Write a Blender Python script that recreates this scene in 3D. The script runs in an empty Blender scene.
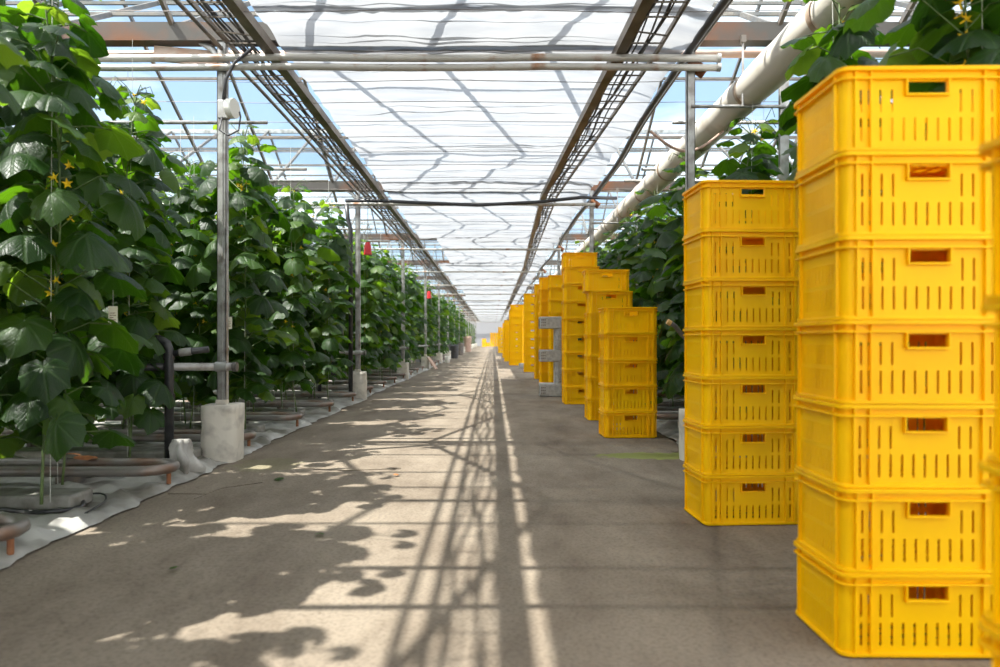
import bpy, math, random
from mathutils import Vector, Matrix, noise
R = random.Random(7)
SC = bpy.context.scene
COL = SC.collection
PI = math.pi
BAY = 6.14
CAMH = 1.07

# ------------------------------------------------------------------ materials
def new_mat(name):
    m = bpy.data.materials.new(name); m.use_nodes = True
    nt = m.node_tree; nt.nodes.clear()
    return m, nt.nodes, nt.links

def N(ns, typ, **kw):
    n = ns.new(typ)
    for k, v in kw.items():
        if k.startswith('i_'):
            key = k[2:]
            key = int(key) if key.isdigit() else key.replace('_', ' ')
            n.inputs[key].default_value = v
        else: setattr(n, k, v)
    return n

def ramp(ns, stops):
    r = ns.new('ShaderNodeValToRGB'); e = r.color_ramp.elements
    while len(e) < len(stops): e.new(0.5)
    for el, (p, c) in zip(e, stops):
        el.position = p; el.color = (c[0], c[1], c[2], 1)
    return r

def simple(name, col, rough=0.5, metal=0.0, col2=None, scale=6.0, lo=.4, hi=.65, bump=0.0, spec=.5, detail=6):
    m, ns, ln = new_mat(name)
    b = N(ns, 'ShaderNodeBsdfPrincipled'); out = N(ns, 'ShaderNodeOutputMaterial')
    b.inputs['Roughness'].default_value = rough; b.inputs['Metallic'].default_value = metal
    b.inputs['Specular IOR Level'].default_value = spec
    ln.new(b.outputs[0], out.inputs[0])
    if col2 is None and not bump:
        b.inputs['Base Color'].default_value = (*col, 1); return m
    tc = N(ns, 'ShaderNodeTexCoord')
    nz = N(ns, 'ShaderNodeTexNoise'); nz.inputs['Scale'].default_value = scale; nz.inputs['Detail'].default_value = detail
    ln.new(tc.outputs['Object'], nz.inputs['Vector'])
    r = ramp(ns, [(lo, col), (hi, col2 or col)]); ln.new(nz.outputs[0], r.inputs[0]); ln.new(r.outputs[0], b.inputs['Base Color'])
    if bump:
        bp = N(ns, 'ShaderNodeBump'); bp.inputs['Strength'].default_value = bump; bp.inputs['Distance'].default_value = .01
        ln.new(nz.outputs[0], bp.inputs['Height']); ln.new(bp.outputs[0], b.inputs['Normal'])
    return m

M = {}
M['galv'] = simple('galvanised_steel', (.42,.415,.40), .42, .55, (.20,.18,.16), 9, .44, .70)
M['galv_dark'] = simple('weathered_steel', (.13,.12,.11), .5, .4, (.21,.17,.13), 7)
M['pipe_white'] = simple('white_painted_pipe', (.46,.44,.40), .42, .2, (.26,.12,.05), 4, .56, .70)
M['pipe_pink'] = simple('rusty_pink_pipe', (.55,.36,.27), .6, 0, (.62,.52,.45), 5)
M['gutter'] = simple('gutter_steel', (.075,.068,.06), .5, .4, (.15,.06,.025), 1.3, .5, .64)
M['heat'] = simple('heating_pipe_metal', (.24,.22,.20), .42, .45, (.20,.09,.04), 3, .5, .72)
M['black'] = simple('black_plastic', (.02,.02,.023), .38, 0, (.045,.045,.045), 12)
M['hose'] = simple('dark_hose', (.04,.04,.045), .4)
M['wire'] = simple('wire_steel', (.16,.14,.13), .5, .5)
M['tray_out'] = simple('tray_brown_steel', (.12,.088,.06), .45, .35, (.22,.18,.14), 3)
M['concrete_block'] = simple('whitewashed_concrete', (.62,.58,.50), .9, 0, (.34,.31,.27), 7, .5, .75, .8)
M['bracket'] = simple('grey_plastic_metal', (.50,.50,.48), .5, .2, (.36,.36,.35), 20)
M['board'] = simple('pinkish_board', (.50,.34,.27), .8, 0, (.40,.27,.21), 10)
M['red'] = simple('red_plastic', (.55,.015,.02), .4)
M['white_plastic'] = simple('white_plastic', (.75,.74,.68), .4)
M['flower'] = simple('yellow_petal', (1,.66,.02), .6)
M['stem'] = simple('green_stem', (.07,.12,.03), .55, 0, (.13,.18,.06), 20)
M['string'] = simple('twine', (.55,.55,.50), .8)
M['tag'] = simple('tag_cream', (.80,.76,.60), .6)
M['ink'] = simple('tag_ink', (.25,.12,.05), .7)
M['dry'] = simple('dry_leaf', (.22,.07,.02), .8, 0, (.35,.14,.04), 30)
M['slab'] = simple('grow_slab_wrap', (.30,.29,.26), .5, 0, (.15,.14,.12), 8)
M['rust'] = simple('rusty_clamp', (.20,.07,.03), .75, .1, (.33,.14,.06), 15)
M['duct'] = simple('duct_white', (.66,.61,.53), .55, 0, (.42,.33,.25), 2.2, .55, .80, .3)
M['band'] = simple('duct_band_stain', (.30,.19,.12), .6, 0, (.50,.40,.31), 6)
M['orange_tip'] = simple('tan_tip', (.75,.45,.15), .5)

def yellow_mat():
    m, ns, ln = new_mat('yellow_crate_plastic')
    out = N(ns, 'ShaderNodeOutputMaterial')
    b = N(ns, 'ShaderNodeBsdfPrincipled'); b.inputs['Roughness'].default_value = .38
    b.inputs['Specular IOR Level'].default_value = .15
    oi = N(ns, 'ShaderNodeObjectInfo')
    r = ramp(ns, [(0, (1.0,.585,.001)), (.5, (1.0,.61,.002)), (1, (1.0,.55,.0015))]); ln.new(oi.outputs['Random'], r.inputs[0])
    tc = N(ns, 'ShaderNodeTexCoord'); nz = N(ns, 'ShaderNodeTexNoise'); nz.inputs['Scale'].default_value = 9; nz.inputs['Detail'].default_value = 8
    ln.new(tc.outputs['Object'], nz.inputs['Vector'])
    mx = N(ns, 'ShaderNodeMix', data_type='RGBA'); mx.blend_type = 'MIX'
    rr = ramp(ns, [(.62, (0,0,0)), (.85, (.35,.35,.35))]); ln.new(nz.outputs[0], rr.inputs[0]); ln.new(rr.outputs[0], mx.inputs[0])
    ln.new(r.outputs[0], mx.inputs[6]); mx.inputs[7].default_value = (1.0,.55,.004,1)
    ln.new(mx.outputs[2], b.inputs['Base Color'])
    t = N(ns, 'ShaderNodeBsdfTranslucent'); t.inputs[0].default_value = (1.0,.50,.0,1)
    ms = N(ns, 'ShaderNodeMixShader'); ms.inputs[0].default_value = .16
    ln.new(b.outputs[0], ms.inputs[1]); ln.new(t.outputs[0], ms.inputs[2]); ln.new(ms.outputs[0], out.inputs[0])
    return m
M['yellow'] = yellow_mat()

def leaf_mat():
    m, ns, ln = new_mat('cucumber_leaf')
    out = N(ns, 'ShaderNodeOutputMaterial')
    uv = N(ns, 'ShaderNodeUVMap'); sx = N(ns, 'ShaderNodeSeparateXYZ'); ln.new(uv.outputs[0], sx.inputs[0])
    at = N(ns, 'ShaderNodeMath', operation='ARCTAN2'); ln.new(sx.outputs[0], at.inputs[0]); ln.new(sx.outputs[1], at.inputs[1])
    # palmate veins every 46 degrees from the midrib
    a1 = N(ns, 'ShaderNodeMath', operation='ABSOLUTE'); ln.new(at.outputs[0], a1.inputs[0])
    pp = N(ns, 'ShaderNodeMath', operation='PINGPONG'); pp.inputs[1].default_value = .40; ln.new(a1.outputs[0], pp.inputs[0])
    ln_len = N(ns, 'ShaderNodeVectorMath', operation='LENGTH'); ln.new(uv.outputs[0], ln_len.inputs[0])
    mul = N(ns, 'ShaderNodeMath', operation='MULTIPLY'); ln.new(pp.outputs[0], mul.inputs[0]); ln.new(ln_len.outputs['Value'], mul.inputs[1])
    vein = ramp(ns, [(.0, (1,1,1)), (.022, (.75,.75,.75)), (.05, (0,0,0))]); ln.new(mul.outputs[0], vein.inputs[0])
    # side veins
    sc = N(ns, 'ShaderNodeMath', operation='MULTIPLY_ADD'); sc.inputs[1].default_value = 1.6; ln.new(ln_len.outputs['Value'], sc.inputs[0]); 
    m2 = N(ns, 'ShaderNodeMath', operation='MULTIPLY'); m2.inputs[1].default_value = -1.6; ln.new(pp.outputs[0], m2.inputs[0]); ln.new(m2.outputs[0], sc.inputs[2])
    fr = N(ns, 'ShaderNodeMath', operation='PINGPONG'); fr.inputs[1].default_value = .10; ln.new(sc.outputs[0], fr.inputs[0])
    sv = ramp(ns, [(.0, (.45,.45,.45)), (.03, (0,0,0))]); ln.new(fr.outputs[0], sv.inputs[0])
    va = N(ns, 'ShaderNodeMix', data_type='RGBA'); va.blend_type = 'ADD'; va.inputs[0].default_value = 1
    ln.new(vein.outputs[0], va.inputs[6]); ln.new(sv.outputs[0], va.inputs[7])
    geo = N(ns, 'ShaderNodeNewGeometry')
    base = ramp(ns, [(0, (.007,.024,.0045)), (.5, (.013,.040,.007)), (.85, (.028,.068,.010)), (1, (.08,.14,.018))]); ln.new(geo.outputs['Random Per Island'], base.inputs[0])
    mc = N(ns, 'ShaderNodeMix', data_type='RGBA'); ln.new(va.outputs[2], mc.inputs[0]); ln.new(base.outputs[0], mc.inputs[6]); mc.inputs[7].default_value = (.065,.125,.035,1)
    vf = N(ns, 'ShaderNodeMath', operation='MULTIPLY'); vf.inputs[1].default_value = .45; ln.new(va.outputs[2], vf.inputs[0]); ln.new(vf.outputs[0], mc.inputs[0])
    b = N(ns, 'ShaderNodeBsdfPrincipled'); b.inputs['Roughness'].default_value = .42; b.inputs['Specular IOR Level'].default_value = .4
    ln.new(mc.outputs[2], b.inputs['Base Color'])
    tc = N(ns, 'ShaderNodeTexCoord'); nz = N(ns, 'ShaderNodeTexNoise'); nz.inputs['Scale'].default_value = 45; nz.inputs['Detail'].default_value = 2
    ln.new(tc.outputs['Object'], nz.inputs['Vector'])
    hm = N(ns, 'ShaderNodeMath', operation='SUBTRACT'); ln.new(nz.outputs[0], hm.inputs[0]); ln.new(va.outputs[2], hm.inputs[1])
    bp = N(ns, 'ShaderNodeBump'); bp.inputs['Strength'].default_value = .55; bp.inputs['Distance'].default_value = .006
    ln.new(hm.outputs[0], bp.inputs['Height']); ln.new(bp.outputs[0], b.inputs['Normal'])
    t = N(ns, 'ShaderNodeBsdfTranslucent')
    tr = ramp(ns, [(0, (.05,.17,.004)), (.6, (.15,.36,.008)), (1, (.36,.56,.03))]); ln.new(geo.outputs['Random Per Island'], tr.inputs[0]); ln.new(tr.outputs[0], t.inputs[0])
    ms = N(ns, 'ShaderNodeMixShader'); ms.inputs[0].default_value = .38
    ln.new(b.outputs[0], ms.inputs[1]); ln.new(t.outputs[0], ms.inputs[2]); ln.new(ms.outputs[0], out.inputs[0])
    return m
M['leaf'] = leaf_mat()

def fabric_mat():
    m, ns, ln = new_mat('white_shade_fabric')
    out = N(ns, 'ShaderNodeOutputMaterial')
    d = N(ns, 'ShaderNodeBsdfDiffuse'); t = N(ns, 'ShaderNodeBsdfTranslucent'); tp = N(ns, 'ShaderNodeBsdfTransparent')
    tc = N(ns, 'ShaderNodeTexCoord'); nz = N(ns, 'ShaderNodeTexNoise'); nz.inputs['Scale'].default_value = 1.6; nz.inputs['Detail'].default_value = 7
    mp = N(ns, 'ShaderNodeMapping'); mp.inputs['Scale'].default_value = (1, 4, 1); ln.new(tc.outputs['Object'], mp.inputs[0]); ln.new(mp.outputs[0], nz.inputs['Vector'])
    r = ramp(ns, [(.3, (.30,.31,.33)), (.6, (.375,.38,.39))]); ln.new(nz.outputs[0], r.inputs[0])
    ln.new(r.outputs[0], d.inputs[0]); ln.new(r.outputs[0], t.inputs[0])
    a = N(ns, 'ShaderNodeMixShader'); a.inputs[0].default_value = .55; ln.new(d.outputs[0], a.inputs[1]); ln.new(t.outputs[0], a.inputs[2])
    b = N(ns, 'ShaderNodeMixShader'); b.inputs[0].default_value = .06; ln.new(a.outputs[0], b.inputs[1]); ln.new(tp.outputs[0], b.inputs[2])
    ln.new(b.outputs[0], out.inputs[0])
    return m
M['fabric'] = fabric_mat()

def glass_mat():
    m, ns, ln = new_mat('roof_glass')
    out = N(ns, 'ShaderNodeOutputMaterial')
    tp = N(ns, 'ShaderNodeBsdfTransparent'); tp.inputs[0].default_value = (.93,.96,.97,1)
    g = N(ns, 'ShaderNodeBsdfGlossy'); g.inputs['Roughness'].default_value = .08
    a = N(ns, 'ShaderNodeMixShader'); a.inputs[0].default_value = .06; ln.new(tp.outputs[0], a.inputs[1]); ln.new(g.outputs[0], a.inputs[2])
    ln.new(a.outputs[0], out.inputs[0]); return m
M['glass'] = glass_mat()

def endwall_mat():
    m, ns, ln = new_mat('white_film_wall')
    out = N(ns, 'ShaderNodeOutputMaterial')
    d = N(ns, 'ShaderNodeBsdfDiffuse'); d.inputs[0].default_value = (.48,.49,.51,1)
    t = N(ns, 'ShaderNodeBsdfTranslucent'); t.inputs[0].default_value = (.48,.49,.51,1)
    a = N(ns, 'ShaderNodeMixShader'); a.inputs[0].default_value = .5; ln.new(d.outputs[0], a.inputs[1]); ln.new(t.outputs[0], a.inputs[2])
    ln.new(a.outputs[0], out.inputs[0]); return m
M['endwall'] = endwall_mat()

def floor_mat():
    m, ns, ln = new_mat('worn_concrete')
    out = N(ns, 'ShaderNodeOutputMaterial'); b = N(ns, 'ShaderNodeBsdfPrincipled'); ln.new(b.outputs[0], out.inputs[0])
    b.inputs['Roughness'].default_value = .88; b.inputs['Specular IOR Level'].default_value = .25
    tc = N(ns, 'ShaderNodeTexCoord')
    n1 = N(ns, 'ShaderNodeTexNoise'); n1.inputs['Scale'].default_value = 1.3; n1.inputs['Detail'].default_value = 9; n1.inputs['Roughness'].default_value = .62
    mp = N(ns, 'ShaderNodeMapping'); mp.inputs['Scale'].default_value = (1.6, .7, 1); ln.new(tc.outputs['Object'], mp.inputs[0]); ln.new(mp.outputs[0], n1.inputs['Vector'])
    r1 = ramp(ns, [(.33, (.15,.117,.086)), (.5, (.215,.175,.132)), (.68, (.27,.225,.172))]); ln.new(n1.outputs[0], r1.inputs[0])
    n2 = N(ns, 'ShaderNodeTexNoise'); n2.inputs['Scale'].default_value = 60; n2.inputs['Detail'].default_value = 4; ln.new(tc.outputs['Object'], n2.inputs['Vector'])
    r2 = ramp(ns, [(.3, (.62,.62,.62)), (.55, (1,1,1))]); ln.new(n2.outputs[0], r2.inputs[0])
    mx = N(ns, 'ShaderNodeMix', data_type='RGBA'); mx.blend_type = 'MULTIPLY'; mx.inputs[0].default_value = .8
    ln.new(r1.outputs[0], mx.inputs[6]); ln.new(r2.outputs[0], mx.inputs[7])
    # small dark pits
    v = N(ns, 'ShaderNodeTexVoronoi'); v.inputs['Scale'].default_value = 7; ln.new(tc.outputs['Object'], v.inputs['Vector'])
    r3 = ramp(ns, [(.035, (.45,.42,.38)), (.06, (1,1,1))]); ln.new(v.outputs['Distance'], r3.inputs[0])
    mx2 = N(ns, 'ShaderNodeMix', data_type='RGBA'); mx2.blend_type = 'MULTIPLY'; mx2.inputs[0].default_value = .7
    ln.new(mx.outputs[2], mx2.inputs[6]); ln.new(r3.outputs[0], mx2.inputs[7])
    # moss patches near the right stacks and by the left edge
    cur = mx2
    for (cx, cy, rx, ry, st) in ((1.45, 6.35, .55, .22, .8), (-1.9, 5.9, .35, .35, .15)):
        mpp = N(ns, 'ShaderNodeMapping'); mpp.inputs['Location'].default_value = (-cx/rx, -cy/ry, 0); mpp.inputs['Scale'].default_value = (1/rx, 1/ry, 0)
        ln.new(tc.outputs['Object'], mpp.inputs[0])
        le = N(ns, 'ShaderNodeVectorMath', operation='LENGTH'); ln.new(mpp.outputs[0], le.inputs[0])
        n3 = N(ns, 'ShaderNodeTexNoise'); n3.inputs['Scale'].default_value = 9; n3.inputs['Detail'].default_value = 6; ln.new(tc.outputs['Object'], n3.inputs['Vector'])
        ad = N(ns, 'ShaderNodeMath', operation='MULTIPLY_ADD'); ad.inputs[1].default_value = 1.5; ln.new(n3.outputs[0], ad.inputs[0]); ln.new(le.outputs['Value'], ad.inputs[2])
        rr = ramp(ns, [(.9, (st,)*3), (1.0, (0,0,0))]); mr = N(ns, 'ShaderNodeMath', operation='MULTIPLY'); mr.inputs[1].default_value = .6
        ln.new(ad.outputs[0], mr.inputs[0]); ln.new(mr.outputs[0], rr.inputs[0])
        m3 = N(ns, 'ShaderNodeMix', data_type='RGBA'); ln.new(rr.outputs[0], m3.inputs[0]); ln.new(cur.outputs[2], m3.inputs[6]); m3.inputs[7].default_value = (.22,.25,.06,1)
        cur = m3
    ln.new(cur.outputs[2], b.inputs['Base Color'])
    ad = N(ns, 'ShaderNodeMath', operation='MULTIPLY_ADD'); ad.inputs[1].default_value = .35; ln.new(n2.outputs[0], ad.inputs[0]); ln.new(n1.outputs[0], ad.inputs[2])
    bp = N(ns, 'ShaderNodeBump'); bp.inputs['Strength'].default_value = .6; bp.inputs['Distance'].default_value = .012
    ln.new(ad.outputs[0], bp.inputs['Height']); ln.new(bp.outputs[0], b.inputs['Normal'])
    return m
M['floor'] = floor_mat()
M['soil'] = simple('dry_soil', (.10,.08,.055), .95, 0, (.18,.15,.11), 3)
M['sheet'] = simple('white_ground_sheet', (.44,.43,.40), .45, 0, (.17,.155,.13), 2.2, .42, .62)
M['joint'] = simple('joint_dirt', (.09,.07,.05), .95)

# ------------------------------------------------------------------ mesh builder
class MB:
    def __init__(s): s.v = []; s.f = []; s.uv = None
    def quad_box(s, x0, x1, y0, y1, z0, z1, mat=None):
        b = len(s.v)
        pts = [Vector(p) for p in ((x0,y0,z0),(x1,y0,z0),(x1,y1,z0),(x0,y1,z0),(x0,y0,z1),(x1,y0,z1),(x1,y1,z1),(x0,y1,z1))]
        if mat is not None: pts = [mat @ p for p in pts]
        s.v += [tuple(p) for p in pts]
        s.f += [tuple(b+i for i in q) for q in ((0,3,2,1),(4,5,6,7),(0,1,5,4),(1,2,6,5),(2,3,7,6),(3,0,4,7))]
        return s
    def tube(s, pts, r, n=8, cap=True, r_end=None):
        pts = [Vector(p) for p in pts]; b = len(s.v); L = len(pts); up = None
        for i, p in enumerate(pts):
            t = (pts[min(i+1, L-1)] - pts[max(i-1, 0)])
            if t.length < 1e-9: t = Vector((0,0,1))
            t.normalize()
            if up is None: up = Vector((0,0,1)) if abs(t.z) < .9 else Vector((1,0,0))
            a = t.cross(up).normalized(); c = a.cross(t).normalized(); up = c
            rr = r if r_end is None else r + (r_end-r)*i/(L-1)
            for k in range(n):
                an = 2*PI*k/n; s.v.append(tuple(p + a*(math.cos(an)*rr) + c*(math.sin(an)*rr)))
        for i in range(L-1):
            for k in range(n):
                k2 = (k+1) % n
                s.f.append((b+i*n+k, b+i*n+k2, b+(i+1)*n+k2, b+(i+1)*n+k))
        if cap:
            s.f.append(tuple(b+k for k in reversed(range(n)))); s.f.append(tuple(b+(L-1)*n+k for k in range(n)))
        return s
    def beam(s, p0, p1, w, h):
        """rectangular bar between two points, w sideways, h up"""
        p0 = Vector(p0); p1 = Vector(p1); t = (p1-p0).normalized()
        up = Vector((0,0,1)) if abs(t.z) < .95 else Vector((0,1,0))
        a = t.cross(up).normalized(); c = a.cross(t).normalized(); b = len(s.v)
        for p in (p0, p1):
            for (i, j) in ((-1,-1),(1,-1),(1,1),(-1,1)): s.v.append(tuple(p + a*(i*w/2) + c*(j*h/2)))
        s.f += [tuple(b+i for i in q) for q in ((3,2,1,0),(4,5,6,7),(0,1,5,4),(1,2,6,5),(2,3,7,6),(3,0,4,7))]
        return s
    def build(s, name, mat, parent=None, smooth=False, bevel=0):
        me = bpy.data.meshes.new(name); me.from_pydata(s.v, [], s.f); me.materials.append(mat)
        if s.uv:
            ul = me.uv_layers.new(name='UVMap'); dat = []
            for p in me.polygons:
                for li in p.loop_indices:
                    u = s.uv[me.loops[li].vertex_index]; dat += [u[0], u[1]]
            ul.data.foreach_set('uv', dat)
        if smooth:
            me.polygons.foreach_set('use_smooth', [True]*len(me.polygons))
        me.update()
        o = bpy.data.objects.new(name, me); COL.objects.link(o); o.parent = parent
        if smooth == 'auto':
            try: me.set_sharp_from_angle(angle=.7)
            except Exception: pass
        if bevel:
            bv = o.modifiers.new('bevel', 'BEVEL'); bv.width = bevel; bv.segments = 2; bv.limit_method = 'ANGLE'
        return o

def empty(name, loc=(0,0,0), rz=0):
    o = bpy.data.objects.new(name, None); COL.objects.link(o); o.location = loc; o.rotation_euler.z = rz; o.empty_display_size = .1
    return o
def tag(o, label=None, cat=None, group=None, kind=None):
    for k, v in (('label', label), ('category', cat), ('group', group), ('kind', kind)):
        if v: o[k] = v
        elif k in o.keys() and v is None and k in ('group',): pass
    return o
def copy_tree(o, parent=None):
    c = o.copy(); COL.objects.link(c); c.parent = parent
    for ch in o.children: copy_tree(ch, c)
    return c
def fbm(x, y, z=0): return noise.fractal(Vector((x, y, z)), 1.0, 2.0, 4)
ORD = ['first','second','third','fourth','fifth','sixth','seventh','eighth','ninth','tenth','eleventh','twelfth','thirteenth','fourteenth','fifteenth','sixteenth','seventeenth','eighteenth','nineteenth','twentieth']

# ------------------------------------------------------------------ ground
XL, XR = -2.32, 1.88
Y0, Y1 = -3.0, 122.0
b = MB(); nx, ny = 24, 250
for j in range(ny+1):
    y = Y0 + (Y1-Y0)*(j/ny)**1.6
    for i in range(nx+1):
        x = XL + (XR-XL)*i/nx
        if i in (0, nx): x += .03*fbm(y*1.3, i)
        b.v.append((x, y, .012 + .006*fbm(x*.8, y*.5) if 0 < i < nx else .0))
for j in range(ny):
    for i in range(nx):
        a = j*(nx+1)+i; b.f.append((a, a+1, a+nx+2, a+nx+1))
fl = b.build('floor', M['floor'], smooth=True); tag(fl, kind='structure')
g = MB().quad_box(-40, 40, -10, 130, -.3, -.02).build('ground', M['soil']); tag(g, kind='structure')

def sheet(name, xe, side, label):
    """crumpled sheet of white film on the planting bed; xe is its ragged edge at the path"""
    b = MB(); xs = [0,.05,.1,.16,.22,.3,.38,.46,.55,.65,.8,1,1.3,1.7,2.3,3.2,5,8]
    ys = []; y = Y0
    while y < 60: ys.append(y); y += .05 if y < 9 else (.15 if y < 25 else .6)
    for y in ys:
        ed = .09*fbm(y*.9, 3.3) + .05*fbm(y*4, 1.1)
        for t in xs:
            x = xe + side*(t + ed*max(0, 1-t))
            h = .015 + .10*abs(fbm(x*3.0, y*3.0, 2))*min(1, t*8) + .05*abs(fbm(x*8, y*8, 5)) + .05*max(0, fbm(x*2, y*5, 9))*math.exp(-t*3)
            if t < .01: h = .014
            b.v.append((x, y, h if t < 3 else .02))
    n = len(xs)
    for j in range(len(ys)-1):
        for i in range(n-1):
            a = j*n+i; q = (a, a+1, a+n+1, a+n)
            b.f.append(q if side > 0 else q[::-1])
    o = b.build(name, M['sheet'], smooth=True); tag(o, label, 'ground sheet'); return o
sheet('ground_sheet', XL+.06, -1, 'crumpled white plastic ground sheet along the left planting bed')
sheet('ground_sheet', XR-.02, 1, 'crumpled white plastic ground sheet along the right planting bed')

# concrete joints near the first left footing
b = MB()
for pts in (((-1.97,4.62),(-1.92,4.95),(-1.70,5.15)), ((-2.22,4.78),(-1.95,4.76)), ((-1.62,5.75),(-1.2,5.62),(-.75,5.7))):
    b.tube([(x, y, .014) for x, y in pts], .003, 5)
b.build('crack', M['joint'], fl)

# ------------------------------------------------------------------ yellow crates
CW, CD, CH, PITCH = .58, .40, .2845, .2785

def panel(b, W, H, t, holes, mat, ribs=()):
    """upright panel W x H (x, z), thickness t (y), rectangular holes (x0,x1,z0,z1), placed by mat"""
    xs = sorted({0, W} | {h[0] for h in holes} | {h[1] for h in holes}); zs = sorted({0, H} | {h[2] for h in holes} | {h[3] for h in holes})
    def solid(i, j):
        if i < 0 or j < 0 or i >= len(xs)-1 or j >= len(zs)-1: return False
        cx = (xs[i]+xs[i+1])/2; cz = (zs[j]+zs[j+1])/2
        return not any(h[0] < cx < h[1] and h[2] < cz < h[3] for h in holes)
    cache = {}
    def V(i, j, k):
        if (i, j, k) not in cache:
            cache[(i, j, k)] = len(b.v); b.v.append(tuple(mat @ Vector((xs[i], t*k, zs[j]))))
        return cache[(i, j, k)]
    for i in range(len(xs)-1):
        for j in range(len(zs)-1):
            if not solid(i, j): continue
            b.f.append((V(i,j,0), V(i+1,j,0), V(i+1,j+1,0), V(i,j+1,0)))
            b.f.append((V(i,j,1), V(i,j+1,1), V(i+1,j+1,1), V(i+1,j,1)))
            if not solid(i-1, j): b.f.append((V(i,j,0), V(i,j+1,0), V(i,j+1,1), V(i,j,1)))
            if not solid(i+1, j): b.f.append((V(i+1,j,0), V(i+1,j,1), V(i+1,j+1,1), V(i+1,j+1,0)))
            if not solid(i, j-1): b.f.append((V(i,j,0), V(i,j,1), V(i+1,j,1), V(i+1,j,0)))
            if not solid(i, j+1): b.f.append((V(i,j+1,0), V(i+1,j+1,0), V(i+1,j+1,1), V(i,j+1,1)))

def ring(b, ax, ay, r, z0, z1, t, n=5):
    """rounded-rectangle band, half sizes ax, ay, corner radius r, wall thickness t inward"""
    def loop(ax, ay, r):
        pts = []
        for q, (sx, sy) in enumerate(((1,1),(-1,1),(-1,-1),(1,-1))):
            for k in range(n+1):
                a = q*PI/2 + (PI/2)*k/n
                pts.append((sx*(ax-r) + math.cos(a)*r, sy*(ay-r) + math.sin(a)*r))
        return pts
    o = loop(ax, ay, r); i = loop(ax-t, ay-t, max(r-t, .003)); L = len(o); base = len(b.v)
    for z in (z0, z1): b.v += [(x, y, z) for x, y in o]
    for z in (z0, z1): b.v += [(x, y, z) for x, y in i]
    for k in range(L):
        m = (k+1) % L
        b.f.append((base+k, base+m, base+L+m, base+L+k))
        b.f.append((base+2*L+m, base+2*L+k, base+3*L+k, base+3*L+m))
        b.f.append((base+L+k, base+L+m, base+3*L+m, base+3*L+k))
        b.f.append((base+m, base+k, base+2*L+k, base+2*L+m))

def corner_posts(b, ax, ay, r, z0, z1, t, n=5):
    """the four rounded corner walls"""
    for (sx, sy, a0) in ((1,1,0),(-1,1,PI/2),(-1,-1,PI),(1,-1,1.5*PI)):
        base = len(b.v)
        for k in range(n+1):
            a = a0 + PI/2*k/n
            for rr in (r, r-t):
                x = sx*(ax-r)+math.cos(a)*rr; y = sy*(ay-r)+math.sin(a)*rr
                b.v += [(x, y, z0), (x, y, z1)]
        for k in range(n):
            q = base+4*k
            b.f.append((q, q+4, q+5, q+1)); b.f.append((q+6, q+2, q+3, q+7))

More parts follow.
